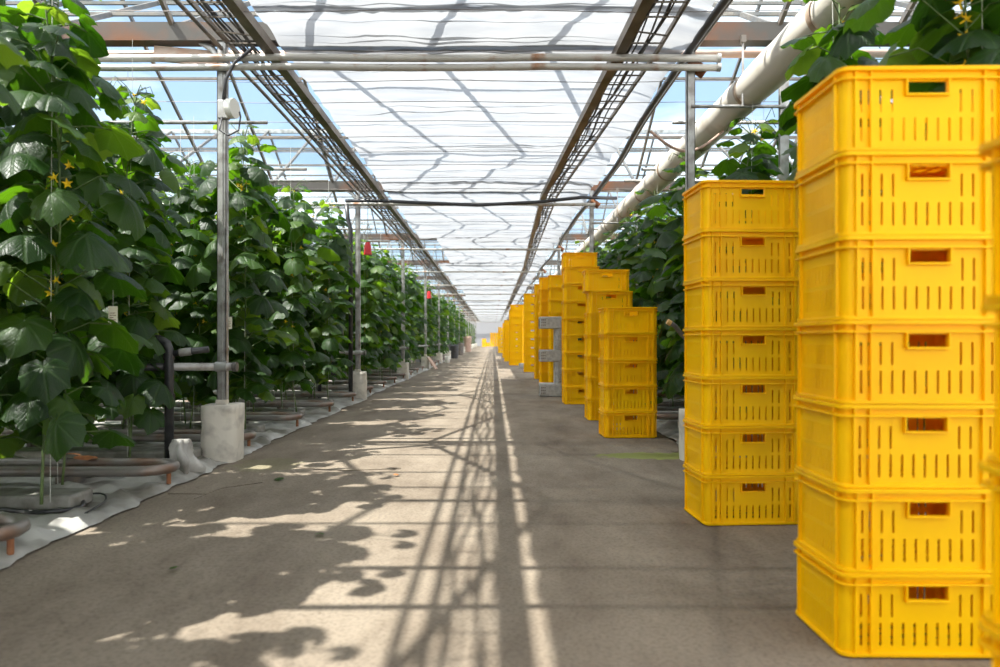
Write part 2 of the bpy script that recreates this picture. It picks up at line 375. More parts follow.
def make_crate():
    root = empty('crate'); ax, ay, r, t = CW/2-.016, CD/2-.016, .03, .0045
    b = MB(); hw = CW/2 - .016 - r
    # long sides
    holes = []
    P = .0375; sw = .0078
    xc = hw
    for k in range(-6, 7):
        x = k*P
        if abs(k) in (6,): x = math.copysign(.214, k)
        if -hw+.01 < x < hw-.01:
            holes.append((xc+x-sw/2, xc+x+sw/2, .042, .118))
            if abs(x) > .1: holes.append((xc+x-sw/2, xc+x+sw/2, .137, .212))
    holes.append((xc-.066, xc+.066, .196, .238))
    for sgn in (1, -1):
        mt = Matrix.Translation((0, -ay, 0)) @ Matrix.Translation((-hw, 0, .012)) if sgn == 1 else Matrix.Rotation(PI, 4, 'Z') @ Matrix.Translation((-hw, -ay, .012))
        panel(b, 2*hw, CH-.016, t, [(h[0], h[1], h[2]-.012, h[3]-.012) for h in holes], mt)
    # short sides
    hd = ay - r; holes = []
    n = 12
    for k in range(n):
        x = (k-(n-1)/2)*.0215
        holes.append((hd+x-.003, hd+x+.003, .03, .105))
        holes.append((hd+x-.003, hd+x+.003, .12, .19))
    for sgn in (1, -1):
        mt = Matrix.Rotation(sgn*PI/2, 4, 'Z') @ Matrix.Translation((-hd, -ax, .012))
        panel(b, 2*hd, CH-.016, t, holes, mt)
    corner_posts(b, ax, ay, r, .012, CH-.004, t)
    # vertical ribs
    for sy in (-1, 1):
        for x in (-.236, -.185, .185, .236):
            y = sy*ay; b.quad_box(x-.003, x+.003, min(y, y+sy*.012), max(y, y+sy*.012), .018, .25)
    for sx in (-1, 1):
        for yy in (-.145, .145):
            x = sx*ax; b.quad_box(min(x, x+sx*.012), max(x, x+sx*.012), yy-.003, yy+.003, .018, .25)
    # floor with slats
    fh = []
    for i in range(9):
        for j in range(4):
            cx = .26 + (i-4)*.052; cy = .17 + (j-1.5)*.078
            fh.append((cx-.018, cx+.018, cy-.028, cy+.028))
    mt = Matrix(((1,0,0,-.26),(0,0,1,-.17),(0,1,0,.013),(0,0,0,1)))
    panel(b, .52, .34, .004, fh, mt)
    ring(b, ax-.004, ay-.004, r-.003, .001, .020, .012)
    body = b.build('crate_body', M['yellow'], root, smooth='auto')
    # rims: two ledges near the top, one at the foot
    b = MB()
    ring(b, CW/2, CD/2, .036, CH-.014, CH, .021)
    ring(b, CW/2-.001, CD/2-.001, .035, .243, .250, .0195)
    ring(b, CW/2-.006, CD/2-.006, .034, .008, .020, .012)
    for sy in (-1, 1):
        for x in (-.236, -.185, .185, .236):
            y = sy*ay; b.quad_box(x-.0025, x+.0025, min(y, y+sy*.0125), max(y, y+sy*.0125), .25, CH-.014)
    for sx in (-1, 1):
        for yy in (-.145, .145):
            x = sx*ax; b.quad_box(min(x, x+sx*.0125), max(x, x+sx*.0125), yy-.0025, yy+.0025, .25, CH-.014)
    b.build('rim', M['yellow'], root, smooth='auto', bevel=.0015)
    for sy in (-1, 1):
        b = MB(); ya, yb = sorted((sy*ay, sy*(ay+.014)))
        b.quad_box(-.072, -.066, ya, yb, .196, .248); b.quad_box(.066, .072, ya, yb, .196, .248); b.quad_box(-.072, .072, ya, yb, .189, .196)
        b.build('handle_frame', M['yellow'], root, bevel=.002)
    return root

crate0 = make_crate(); crate_used = [False]
def put_crate(x, y, z, rz, label, group, small=False):
    if not crate_used[0]: c = crate0; crate_used[0] = True
    else: c = copy_tree(crate0)
    c.location = (x, y, z); c.rotation_euler.z = rz
    tag(c, label, 'crate', group); return c

NUM = {1:'one',2:'two',3:'three',4:'four',5:'five',6:'six',7:'seven',8:'eight',9:'nine',10:'ten'}
# px of the near left corner -> X ; (left X, near Y, count, rotation, description)
STACKS = [
 (.853, .850, 5, 0, 'the stack cut off by the right frame edge', 'foreground stack at the right edge'),
 (1.148, 2.30, 7, -.015, 'the large foreground stack at right', 'large foreground stack'),
 (1.175, 3.955, 7, .05, 'the tall stack directly behind the foreground stack', 'second tall stack'),
 (1.175, 7.45, 5, .03, 'the low five-crate stack in mid aisle', 'low five-crate stack'),
 (1.225, 9.05, 7, 0, 'the stack just behind the low five-crate stack', 'stack behind the low stack'),
 (1.145, 11.30, 8, 0, 'the stack right of the grey bracket stand', 'stack right of the grey stand'),
 (1.185, 11.76, 9, 0, 'the stack peeking over the one beside the grey stand', 'stack peeking over'),
 (1.27, 15.9, 9, 0, 'the stack just behind the grey bracket stand', 'stack behind the grey stand'),
 (1.10, 16.55, 9, 0, 'the second stack behind the grey bracket stand', 'second stack behind the grey stand'),
 (1.10, 18.5, 9, 0, 'the third stack behind the grey bracket stand', 'third stack behind the grey stand'),
 (.99, 22.4, 9, 0, 'the tall stack left of the three behind grey stand', 'tall distant stack'),
 (.640, 28.1, 8, 0, 'the distant stack with a small grey block at foot', 'distant stack jutting into the aisle'),
 (.73, 29.6, 9, 0, 'the taller distant stack behind the jutting one', 'taller distant stack'),
 (.52, 33.0, 7, 0, 'the very distant stack next in line', 'very distant stack'),
 (.53, 39.5, 7, 0, 'the very distant stack farther along', 'farther very distant stack'),
 (.38, 53.0, 7, 0, 'the last single stack before the far pile', 'last distant stack'),
]
for (xl, yn, n, rz, desc, grp) in STACKS:
    for k in range(n):
        jx = R.uniform(-.004, .004); jy = R.uniform(-.005, .005); jr = R.uniform(-.005, .005)
        if grp == 'stack behind the low stack':
            jx += {6: -.035, 5: .01}.get(k, 0); jy += {6: -.02}.get(k, 0)
        pos = 'bottom' if k == 0 else ('top' if k == n-1 else ORD[k])
        lab = ('yellow crate, %s of %s' if k in (0, n-1) else 'yellow crate, %s up in %s') % (pos, desc)
        put_crate(xl + CW/2 + jx, yn + CD/2 + jy, .012 + k*PITCH, rz + jr, lab, 'yellow crates of the ' + grp)
# the pile across the far end
for (x, n) in ((-.36, 7), (.24, 7), (-.98, 2)):
    for k in range(n):
        put_crate(x+.25, 100, .014+k*PITCH, 0, 'yellow crate in the far pile at the end of the path', 'crates piled at the far end')
for k in range(4):
    put_crate(-1.2, 95, .014+k*PITCH, 0, 'yellow crate at the far left end of the path', 'crates at the far left end')

# price-sticker like white scrap on the foreground stack
o = MB().quad_box(-.011, .011, -.001, .0, -.006, .006).build('paper_scrap', M['white_plastic']); o.location = (1.163+.33, 2.318, .30)
tag(o, 'tiny white paper scrap stuck on the foreground crate stack', 'paper scrap')

# grey bracket stand: a column with three arms to the left
st = empty('bracket_stand', (.86, 12.9, .012)); tag(st, 'grey upright metal stand with three stubby arms before yellow crates', 'stand')
b = MB(); b.quad_box(.28, .33, 0, .3, .1, 1.38); b.quad_box(.33, .42, -.02, .32, .0, 1.46); b.build('column', M['bracket'], st, bevel=.006)
b = MB()
for k in range(30):
    z = .08+k*.045; b.quad_box(.35, .40, -.027, -.018, z, z+.02)
b.build('column_ribs', M['galv'], st)
for z0, z1 in ((0, .24), (.64, .86), (1.25, 1.47)):
    b = MB(); b.quad_box(0, .40, -.03, .30, z0, z1)
    a = b.build('arm', M['bracket'], st, bevel=.015)
    b = MB()
    for i in range(3):
        for j in range(3): b.quad_box(.03+i*.03, .045+i*.03, -.034, -.029, z0+.05+j*.05, z0+.075+j*.05)
    b.quad_box(-.004, .0, .04, .26, z0+.04, z1-.04)
    b.build('arm_slots', M['galv_dark'], a)
o = MB().quad_box(-.17, .17, -.15, .15, 0, .17).build('small_grey_block', M['bracket'], bevel=.02); o.location = (1.12, 25.6, .012)
tag(o, 'small grey block on the floor between two distant stacks', 'block')

# ------------------------------------------------------------------ frames, posts, pipes
def footing(w, h, seed):
    b = MB(); n = 18; L = 10
    for j in range(L+1):
        z = h*j/L
        for k in range(n):
            a = 2*PI*k/n; c, s = math.cos(a), math.sin(a)
            sq = 1/max(abs(c), abs(s)); rr = (w/2)*(1+(sq-1)*.72)
            rr *= (1.04 - .03*(z/h)) * (1+.09*fbm(c*1.5+seed, s*1.5, z*4))
            b.v.append((c*rr, s*rr, z + (.015*fbm(c*2+seed, s*2) if j == L else 0)))
    for j in range(L):
        for k in range(n):
            k2 = (k+1) % n; b.f.append((j*n+k, j*n+k2, (j+1)*n+k2, (j+1)*n+k))
    b.f.append(tuple(L*n+k for k in range(n)))
    return b
XPL, XPR, XPR2 = -2.37, 1.73, 2.55
NF = 16
for i in range(1, NF+1):
    y = BAY*i
    p = empty('support_post', (XPL, y, 0))
    tag(p, ('galvanised roof post on white footing, %s along the left edge' % ORD[i-1]) if i < 8 else 'distant roof post on white footing along the left edge', 'post', 'roof posts along the left edge of the path')
    b = MB(); b.quad_box(-.04, .04, -.03, -.024, .4, 3.67); b.quad_box(-.04, -.034, -.03, .03, .4, 3.67); b.quad_box(.034, .04, -.03, .03, .4, 3.67); b.quad_box(-.012, .012, -.036, -.03, .4, 3.66)
    b.build('column', M['galv'], p)
    footing(.30, .50 if i < 3 else .45, i*3.1).build('concrete_footing', M['concrete_block'], p, smooth=True)
    if i < 7:
        MB().tube([(0, 0, 3.38), (-.02, .02, 3.5), (-.10, .03, 3.62), (-.22, .03, 3.7)], .03, 8).build('bracket_arm', M['galv'], p, smooth=True)
        b = MB(); b.quad_box(-.05, .05, -.045, .02, .46, .54); b.build('foot_clamp', M['concrete_block'], p, bevel=.01)
    if i <= 8:
        q = empty('support_post', (XPR, y, 0)); tag(q, 'galvanised roof post behind the crates, %s on the right' % ORD[i-1], 'post', 'roof posts right of the path')
        b = MB(); b.quad_box(-.035, .035, -.03, -.024, .3, 3.67); b.quad_box(-.035, -.029, -.03, .03, .3, 3.67); b.quad_box(.029, .035, -.03, .03, .3, 3.67); b.build('column', M['galv'], q)
        footing(.17, .45, i*2.3).build('concrete_footing', M['concrete_block'], q, smooth=True)
        q = empty('duct_post', (XPR2, y, 0)); tag(q, 'flat galvanised post right of the white duct, %s along' % ORD[i-1], 'post', 'posts right of the duct')
        b = MB(); b.quad_box(-.04, .04, -.02, .02, .3, 3.55); b.build('column', M['galv'], q, bevel=.004)
        footing(.24, .4, i*5.3).build('concrete_footing', M['concrete_block'], q, smooth=True)
        MB().tube([(XPR-XPR2, -.03, 3.10), (0, -.03, 3.10)], .016, 8).build('support_bar', M['galv'], q, smooth=True)
        MB().tube([(2.17-XPR2, -.06, 3.09), (2.17-XPR2, -.06, 3.68)], .01, 6).build('hanger_rod', M['galv'], q)
        MB().quad_box(2.17-XPR2-.02, 2.17-XPR2+.02, -.09, -.03, 3.64, 3.70).build('hanger_clamp', M['galv_dark'], q)

for i in range(1, NF+1):
    y = BAY*i
    zs = ((3.505, .032), (3.425, .030)) if i == 1 else ((3.42, .028),)
    for k, (z, r) in enumerate(zs):
        c = empty('cross_pipe', (0, y-.045-r, z))
        nm = {(1,0):'upper of the two nearest white pipes crossing overhead', (1,1):'lower of the two nearest white pipes crossing overhead'}.get((i, k), 'white overhead pipe crossing the aisle at the %s post' % ORD[i-1])
        tag(c, nm, 'pipe', 'white pipes crossing overhead')
        x1 = 1.95 if i == 1 else 1.78
        pts = [(-7 + (x1+7)*t/12, 0, .006*math.sin(t*1.9+i)) for t in range(13)]
        MB().tube(pts, r, 12).build('pipe', M['pipe_white'], c, smooth=True)
        if i == 1:
            MB().tube([(x1-.01, 0, 0), (x1+.02, 0, 0)], r+.008, 14).build('end_cap', M['galv'], c, smooth='auto')
    if i <= 4:
        o = MB().tube([(1.72, y, 3.50), (1.86, y, 3.40)], .055, 10).build('rusty_clamp', M['rust'], smooth='auto')
        tag(o, 'rust-brown clamp on the right end of the %s overhead pipe' % ORD[i-1], 'clamp', 'rusty pipe clamps')
for k, yy in enumerate((1.83, 2.30)):  # unseen pipes, added to cast shadow lines across the near path
    o = MB().tube([(-7, yy, 3.45), (1.8, yy, 3.45)], .028, 10).build('cross_pipe', M['pipe_white'], smooth=True)
    tag(o, 'white overhead pipe above the camera, seen only by its shadow across the path', 'pipe', 'white pipes above the camera')
# pinkish rusty pipe behind the nearest frame
for yy, z, m, lab in ((6.45, 3.70, 'pipe_pink', 'rusty pink pipe crossing just behind the nearest gutter'), ):
    o = MB().tube([(-8, yy, z), (-2, yy, z-.01), (5, yy, z)], .035, 10).build('cross_pipe', M[m], smooth=True); tag(o, lab, 'pipe')
o = MB().beam((-3.0, 6.2, 3.60), (-2.35, 6.25, 3.56), .03, .13).build('roof_plate', M['pipe_pink']); tag(o, 'pale pink sheet plate lying on the pipes at upper left', 'plate')
# galvanised crossing pipes on both sides, beyond the shade cloth
for k, (yy, z) in enumerate(((7.6, 3.42), (9.2, 3.3), (10.4, 3.42), (14.2, 3.3), (16.6, 3.4))):
    o = MB().tube([(-9, yy, z), (-2.45, yy, z)], .02, 8).build('side_pipe', M['pipe_white'] if k % 2 else M['galv'], smooth=True)
    tag(o, 'thin crossing pipe over the left plants, %s from the camera' % ORD[k], 'pipe', 'thin pipes over the left plants')
    o = MB().tube([(1.95, yy, z), (7, yy, z)], .02, 8).build('side_pipe', M['galv'], smooth=True)
    tag(o, 'thin crossing pipe over the right plants, %s from the camera' % ORD[k], 'pipe', 'thin pipes over the right plants')

# waist rails with collar
for i in range(1, 12):
    y = BAY*i
    c = empty('waist_rail', (0, y-.08, .83)); tag(c, ('galvanised waist-high pipe ending at the %s left post' % ORD[i-1]), 'pipe', 'waist-high pipes along the left rows')
    MB().tube([(-7, 0, -.01), (-2.22, 0, 0)], .034, 12).build('pipe', M['galv'], c, smooth=True)
    MB().tube([(-2.40, 0.005, 0), (-2.30, 0.005, 0)], .043, 12).build('collar', M['galv'], c, smooth='auto')
    MB().tube([(-2.25, -.0, .0), (-2.215, 0, 0)], .042, 12).build('end_cap', M['galv_dark'], c, smooth='auto')

# heating pipe loops on the ground
def loop_pipe(side, xe, yc, half, z, r, far):
    pts = [(side*far, -half, 0)]
    for k in range(9):
        a = -PI/2 + PI*k/8
        pts.append((side*0 - side*half*.55 + side*half*.8*math.cos(a), half*math.sin(a), 0))
    pts.append((side*far, half, 0))
    return pts
for side, xe, cnt, name in ((-1, -2.30, 26, 'left'), (1, 1.86, 14, 'right')):
    for k in range(cnt):
        yc = (3.38 if side < 0 else 3.5) + 1.65*k
        c = empty('heating_loop', (xe, yc, .15))
        near = k < 12
        tag(c, ('low grey heating pipe loop on the %s bed, %s from the camera' % (name, ORD[k])) if near else 'distant low heating pipe loop on the %s bed' % name, 'heating pipe', 'heating pipe loops on the %s bed' % name)
        h = .17; s = side
        pts = [(s*6, -h, 0), (s*3, -h, 0), (s*.2, -h, 0)]
        for q in range(1, 8):
            a = -PI/2 + PI*q/8; pts.append((s*.2 - s*.2*math.cos(a), h*math.sin(a), 0))
        pts += [(s*.2, h, 0), (s*3, h, 0), (s*6, h, 0)]
        MB().tube(pts, .036, 10).build('pipe', M['heat'], c, smooth=True)
        b = MB(); b.tube([(s*.03, 0, -.02), (s*.03, 0, -.12)], .016, 8); b.build('spigot', M['rust'], c)
        b = MB(); b.quad_box(s*.7-.02, s*.7+.02, -.2, .2, -.145, -.036); b.quad_box(s*2-.02, s*2+.02, -.2, .2, -.145, -.036); b.build('pipe_support', M['galv_dark'], c)

# grow slabs under the rows
# black irrigation riser by the first post
def elbow_path(pts, r, n=5):
    return pts
c = empty('irrigation_riser', (-2.66, 5.75, 0)); tag(c, 'black plastic irrigation riser with elbow beside the first left footing', 'pipe')
MB().tube([(0, 0, .02), (0, 0, .98), (-.02, 0, 1.035), (-.06, 0, 1.06), (-.22, 0, 1.06)], .036, 12).build('riser_pipe', M['black'], c, smooth=True)
for a, bb in (((0,0,.55),(0,0,.62)), ((0,0,.90),(0,0,.97)), ((-.08,0,1.06),(-.14,0,1.06))):
    MB().tube([a, bb], .045, 12).build('coupling', M['black'], c, smooth='auto')
MB().tube([(.02, 0, .95), (.30, .06, .985)], .028, 10).build('branch_pipe', M['black'], c, smooth=True)
MB().tube([(.08, .012, .957), (.17, .03, .969)], .033, 12).build('grey_sleeve', M['galv'], c, smooth='auto')
b = MB(); b.tube([(-.30, 0, 1.05), (-.30, 0, 1.16)], .055, 12); b.tube([(-.30, 0, 1.16), (-.30, 0, 1.18)], .085, 12); b.tube([(-.42, 0, 1.06), (-.2, 0, 1.06)], .05, 12)
b.build('valve', M['black'], c, smooth='auto')
MB().tube([(-.6, .0, .84), (-.04, 0, .84)], .033, 10).build('lower_pipe', M['black'], c, smooth=True)
MB().tube([(-.3, 0, .88), (-.3, 0, .92)], .03, 8).build('red_valve_knob', M['red'], c)
# riser and hose at the second frame
c = empty('irrigation_riser', (-2.46, 12.1, 0)); tag(c, 'tall dark riser pipe running up beside the second left post', 'pipe')
MB().tube([(0, 0, .05), (0, 0, 2.95), (-.05, 0, 3.15), (-.07, 0, 3.40)], .038, 10).build('riser_pipe', M['black'], c, smooth=True)
MB().tube([(-.07, -.09, 3.44), (.4, -.13, 3.44), (1.2, -.13, 3.40), (2.2, -.13, 3.36), (3.2, -.13, 3.41), (4.0, -.1, 3.50), (4.6, 0, 3.50)], .03, 10).build('drooping_hose', M['hose'], c, smooth=True)
c = empty('bent_riser', (-2.95, 11.9, 0)); tag(c, 'short black bent pipe rising in front of the second left footing', 'pipe')
MB().tube([(0, 0, .05), (0, 0, .42), (.03, 0, .46), (.1, 0, .48), (.45, 0, .48)], .035, 10).build('pipe', M['black'], c, smooth=True)
def smooth_path(p, n=6):
    p = [Vector(q) for q in p]; p = [2*p[0]-p[1]] + p + [2*p[-1]-p[-2]]; out = []
    for i in range(1, len(p)-2):
        a, b_, c_, d_ = p[i-1:i+3]
        for k in range(n):
            t = k/n; out.append(.5*((2*b_)+(c_-a)*t+(2*a-5*b_+4*c_-d_)*t*t+(3*b_-a-3*c_+d_)*t**3))
    out.append(p[-2]); return out
# black drip hoses on the sheet
for k, pts in enumerate((((-3.4,4.0,.10),(-2.95,4.05,.09),(-2.6,4.0,.08),(-2.45,4.15,.07),(-2.55,4.35,.08)),
                         ((-3.2,3.9,.12),(-2.8,3.75,.09),(-2.55,3.8,.08)),
                         ((-2.75,4.2,.07),(-2.5,4.4,.10),(-2.38,4.3,.08),(-2.36,4.05,.06)))):
    o = MB().tube(smooth_path(pts), .014 if k < 2 else .006, 8).build('drip_hose', M['black'], smooth=True)
    tag(o, ('thick black drip hose curling on the near left sheet', 'short black drip hose nearest the camera on the sheet', 'thin black drip tube looping near the path edge')[k], 'hose')
# hanging sheet bundle beside first footing
b = MB(); n = 28
for j in range(9):
    z = .26*j/8
    for k in range(n):
        a = 2*PI*k/n; rr = (.12-.07*j/8)*(1+.35*math.sin(5*a+j*.4)+.25*math.sin(2*a+j)+.12*fbm(k*.7, j*.6)); b.v.append((rr*math.cos(a), rr*.8*math.sin(a), z))
for j in range(8):
    for k in range(n): k2 = (k+1) % n; b.f.append((j*n+k, j*n+k2, (j+1)*n+k2, (j+1)*n+k))
b.f.append(tuple(8*n+k for k in range(n)))
o = b.build('plastic_bundle', M['sheet'], smooth=True); o.location = (-2.42, 5.45, .03); tag(o, 'gathered bunch of whitish film standing by the first left footing', 'plastic bundle')

# round fixture and cable on first post
c = empty('round_fixture', (-2.27, 6.02, 3.05)); tag(c, 'round cream fixture with blue cable on the first left post', 'fixture')
MB().tube([(0, 0, 0), (.055, -.01, 0)], .085, 18).build('fixture_cap', M['white_plastic'], c, smooth='auto')
MB().quad_box(-.09, .0, -.03, .03, -.09, .07).build('fixture_box', M['galv'], c, bevel=.008)
MB().tube([(-.05, -.03, -.08), (-.06, -.06, -.2), (.02, -.07, -.25), (.10, -.05, -.2), (.11, -.03, -.08), (.09, 0, -.03)], .008, 6).build('cable_loop', M['hose'], c, smooth=True)
MB().tube([(-.05, 0, .06), (-.03, .0, .25), (.05, .0, .4), (.2, .0, .52)], .014, 6).build('cable', M['hose'], c, smooth=True)
# red objects
for k, (x, y, z, lab) in enumerate(((-2.2, 12.3, 2.67, 'red hanging warning lamp beside the second left post'), (-1.98, 21.7, 2.45, 'small distant red lamp hanging over left plants'))):
    c = empty('red_lamp', (x, y, z)); tag(c, lab, 'lamp')
    MB().tube([(0,0,-.12), (0,0,.04), (0,0,.1)], .07, 12, r_end=.04).build('lamp_body', M['red'], c, smooth='auto')
    MB().tube([(0,0,.1), (0,0,3.40-z)], .005, 5).build('cord', M['hose'], c)
# tags on the plants
for k, (px, py, d, lab) in enumerate(((113, 315, 4.35, 'cream paper tag with brown print hanging on near left plants'), (229, 323, 6.4, 'cream paper tag hanging just right of first left post'))):
    x = (px-493)*d/700; z = CAMH-(py-339)*d/700
    c = empty('paper_tag', (x, d, z), .2*(1-k)); tag(c, lab, 'tag')
    b = MB(); b.quad_box(-.027, .027, -.001, .001, -.055, .055); b.build('card', M['tag'], c)
    b = MB()
    for j, w in enumerate((.03, .036, .022, .034)): b.quad_box(-.018, -.018+w, -.0022, -.0012, .01-.014*j, .014-.014*j)
    b.build('print', M['ink'], c); MB().tube([(0,0,.05),(0,.005,.4)], .0015, 4).build('string', M['string'], c)
# leaning board
c = MB().beam((0, 0, 0), (-.28, .1, .40), .22, .03).build('leaning_board', M['board']); c.location = (-1.97, 24.3, .03); tag(c, 'pinkish board leaning on plants beside the left path edge', 'board')
# dark clutter farther on the left
for k, (x, y, w, h, m, lab) in enumerate(((-2.75, 27.2, .45, 1.15, 'black', 'tall black bin among the distant left plants'), (-2.15, 38, .5, .75, 'black', 'black box by the distant left path edge'),
      (-2.2, 46, .5, .8, 'galv_dark', 'dark grey cart far along the left path edge'), (-2.1, 57, .6, 1.3, 'board', 'tan stacked cartons far along the left edge'), (-2.05, 31.5, .2, .28, 'white_plastic', 'white bucket on the distant left edge'))):
    c = empty(('bin', 'box', 'cart', 'carton_stack', 'bucket')[k], (x, y, .02)); tag(c, lab, ('bin', 'box', 'cart', 'cartons', 'bucket')[k])
    b = MB(); L = 6
    b.tube([(0,0,0), (0,0,h*.9)], w*.5, 12, r_end=w*.6); b.build('body', M[m], c, smooth='auto')
    MB().tube([(0,0,h*.9), (0,0,h)], w*.64, 12, r_end=w*.5).build('lid', M[m], c, smooth='auto')
# bent pipe end between stacks at right
c = empty('bent_pipe', (1.72, 6.6, 1.16)); tag(c, 'short curved grey pipe with tan end poking out right of stacks', 'pipe')
MB().tube([(.2, 0, -1.14), (.2, 0, -.25), (.14, 0, -.12), (.06, 0, -.05), (0, 0, .03), (-.05, -.01, .06)], .022, 10).build('pipe', M['galv_dark'], c, smooth=True)
MB().tube([(-.045, -.009, .057), (-.08, -.012, .075)], .026, 10).build('tan_end', M['orange_tip'], c, smooth='auto')

# ------------------------------------------------------------------ overhead: trays, longitudinal pipes, duct
def tray(name, nodes, label):
    """cable ladder: nodes (xl, xr, y, z)"""
    c = empty(name); tag(c, label, 'cable tray')
    def interp(y):
        for a, bb in zip(nodes, nodes[1:]):
            if a[2] <= y <= bb[2]:
                t = (y-a[2])/(bb[2]-a[2]); return [a[i]+(bb[i]-a[i])*t for i in (0, 1, 3)]
        return [nodes[-1][0], nodes[-1][1], nodes[-1][3]]
    wide = 1 if name == 'left' else 0
    for side in (0, 1):
        b = MB()
        big = (side == 1) == (nodes[0][0] < 0)
        w, h = (.085, .085) if big else (.022, .04)
        for a, bb in zip(nodes, nodes[1:]):
            b.beam((a[side], a[2], a[3]), (bb[side], bb[2]+.01, bb[3]), w, h)
        b.build('side_rail', M['tray_out'] if not big else M['tray_out'], c)
    b = MB(); y = nodes[0][2]; k = 0; nr = 0
    while y < min(nodes[-1][2], 60):
        xl, xr, z = interp(y); sk = .10 if k % 3 == 0 else 0
        bb = MB() if (y > 4.5 and nr < 95) else b
        bb.beam((xl, y, z-.02), (xr, y+sk, z-.02), .010, .012); y += .24; k += 1
        if bb is not b: bb.build('rung', M['galv_dark'], c); nr += 1
    tag(b.build('far_rungs', M['galv_dark'], c), kind='stuff')
    for q in range(6):
        b = MB(); pts = []; y = nodes[0][2]; k = 0
        while y < min(nodes[-1][2], 70):
            xl, xr, z = interp(y); t = .14 + .115*q + .05*math.sin(y*1.3+q*2) + .05*math.sin(y*4.1+q)
            pts.append((xl+(xr-xl)*t, y, z + .005 + .015*math.sin(y*2.2+q))); y += .3
        b.tube(pts, (.009, .013, .008)[q % 3], 6).build('cable', M['hose'] if q % 3 else M['wire'], c, smooth=True)
    return c
ZT = 3.575
tray('cable_tray', [(-2.24, -1.93, -3, ZT)] + [(-2.24, -1.93, BAY*i, ZT + (.0 if i % 2 else -.012)) for i in range(0, 17)], 'brown cable tray running overhead along the left side')
tray('cable_tray', [(1.15, 1.44, -3, ZT), (1.13, 1.44, 5.0, ZT), (1.10, 1.43, BAY, ZT), (.88, 1.12, 2*BAY-.05, ZT), (.98, 1.2, 3*BAY, ZT), (1.1, 1.3, 4*BAY, ZT), (1.1, 1.3, 16*BAY, ZT)], 'brown cable ladder running overhead along the right side')
o = MB().tube([(-2.37, -2 + 3.07*k, 3.60 + (.01 if k % 2 else 0)) for k in range(30)], .018, 8).build('long_pipe', M['galv_dark'], smooth=True); tag(o, 'dark pipe running lengthwise just left of the left tray', 'pipe')
pts = []; y = -2
while y < 90:
    pts.append((1.73 + .035*math.sin(y*.7) + .008*math.sin(y*2.1), y, 3.56 + .012*math.sin(y*1.02+1))); y += .35
o = MB().tube(pts, .033, 10).build('long_hose', M['hose'], smooth=True); tag(o, 'thick dark hose running lengthwise beside the right screen edge', 'hose')
pts = [(x+.06, y, z+.03) for x, y, z in pts]
o = MB().tube(pts, .02, 8).build('long_hose', M['galv_dark'], smooth=True); tag(o, 'thinner grey hose running lengthwise right of the dark hose', 'hose')

# duct
dc = empty('air_duct', (2.29, 0, 3.285)); tag(dc, 'big white round duct hung lengthwise at upper right', 'duct')
b = MB(); y = -2.0; n = 32; rows = 0
while y < 75:
    for k in range(n):
        a = 2*PI*k/n
        rr = .155 + .003*math.sin(y*9) + .004*fbm(math.cos(a)*2, math.sin(a)*2, y*1.5)
        ph = ((y-4.76) % 1.45); ph = min(ph, 1.45-ph)
        if ph < .08: rr -= .008
        b.v.append((math.cos(a)*rr, y, math.sin(a)*rr))
    rows += 1; y += .08 if y < 16 else .5
for j in range(rows-1):
    for k in range(n): k2 = (k+1) % n; b.f.append((j*n+k, (j+1)*n+k, (j+1)*n+k2, j*n+k2))
b.build('duct_tube', M['duct'], dc, smooth=True)
for k in range(-3, 14):
    y = 4.76+1.45*k
    MB().tube([(0, y-.03, 0), (0, y+.03, 0)], .156, 32, cap=False).build('duct_band', M['band'], dc, smooth=True)
o = MB().tube([(XPR2-.95+.02*k, 6.35, 2.93+.0*k) if False else (1.55+.72*k/10, 6.9, 3.12-.20*math.sin(PI*k/10)) for k in range(11)], .015, 8).build('sagging_cable', M['board'], smooth=True)
tag(o, 'pale cable sagging under the duct beside first right post', 'cable')

# ------------------------------------------------------------------ roof
ZG, ZR = 3.80, 5.62
HB = BAY/2
rf = empty('ceiling'); tag(rf, kind='structure')
S0, S1 = -2, 17
for i in range(S0, S1+1):
    MB().quad_box(-12, 10, BAY*i-.05, BAY*i+.09, 3.67, 3.83).build('gutter', M['gutter'], rf)
    MB().beam((-12, BAY*i+HB, ZR), (10, BAY*i+HB, ZR), .06, .08).build('ridge_beam', M['galv'], rf)
x = -.68 - 1.06*10
while x < 9.5:
    b = MB()
    for i in range(S0, S1):
        b.beam((x, BAY*i, ZG), (x, BAY*i+HB, ZR), .035, .05); b.beam((x, BAY*i+HB, ZR), (x, BAY*(i+1), ZG), .035, .05)
    b.build('rafter', M['galv_dark'], rf); x += 1.06
for i in range(S0, 9):
    for t in (.3, .62, .84):
        z = ZG + (ZR-ZG)*t
        MB().beam((-12, BAY*i+HB*t, z), (10, BAY*i+HB*t, z), .03, .035).build('purlin', M['galv_dark'], rf)
        MB().beam((-12, BAY*(i+1)-HB*t, z), (10, BAY*(i+1)-HB*t, z), .03, .035).build('purlin', M['galv_dark'], rf)
for i in range(S0, 9):   # truss webs
    b = MB()
    for xx in (-6.9, 5.0):
        b.tube([(xx, BAY*i+.1, 3.85), (xx+.5, BAY*i+HB*.62, 4.9)], .014, 6); b.tube([(xx+1, BAY*(i+1)-.1, 3.85), (xx+.5, BAY*(i+1)-HB*.62, 4.9)], .014, 6)
    b.build('brace', M['galv_dark'], rf)
b = MB()
for i in range(S0, S1):
    k = len(b.v); b.v += [(-12, BAY*i, ZG+.03), (10, BAY*i, ZG+.03), (10, BAY*i+HB, ZR+.045), (-12, BAY*i+HB, ZR+.045), (10, BAY*(i+1), ZG+.03), (-12, BAY*(i+1), ZG+.03)]
    b.f += [(k, k+1, k+2, k+3), (k+3, k+2, k+4, k+5)]
b.build('roof_glass', M['glass'], rf)
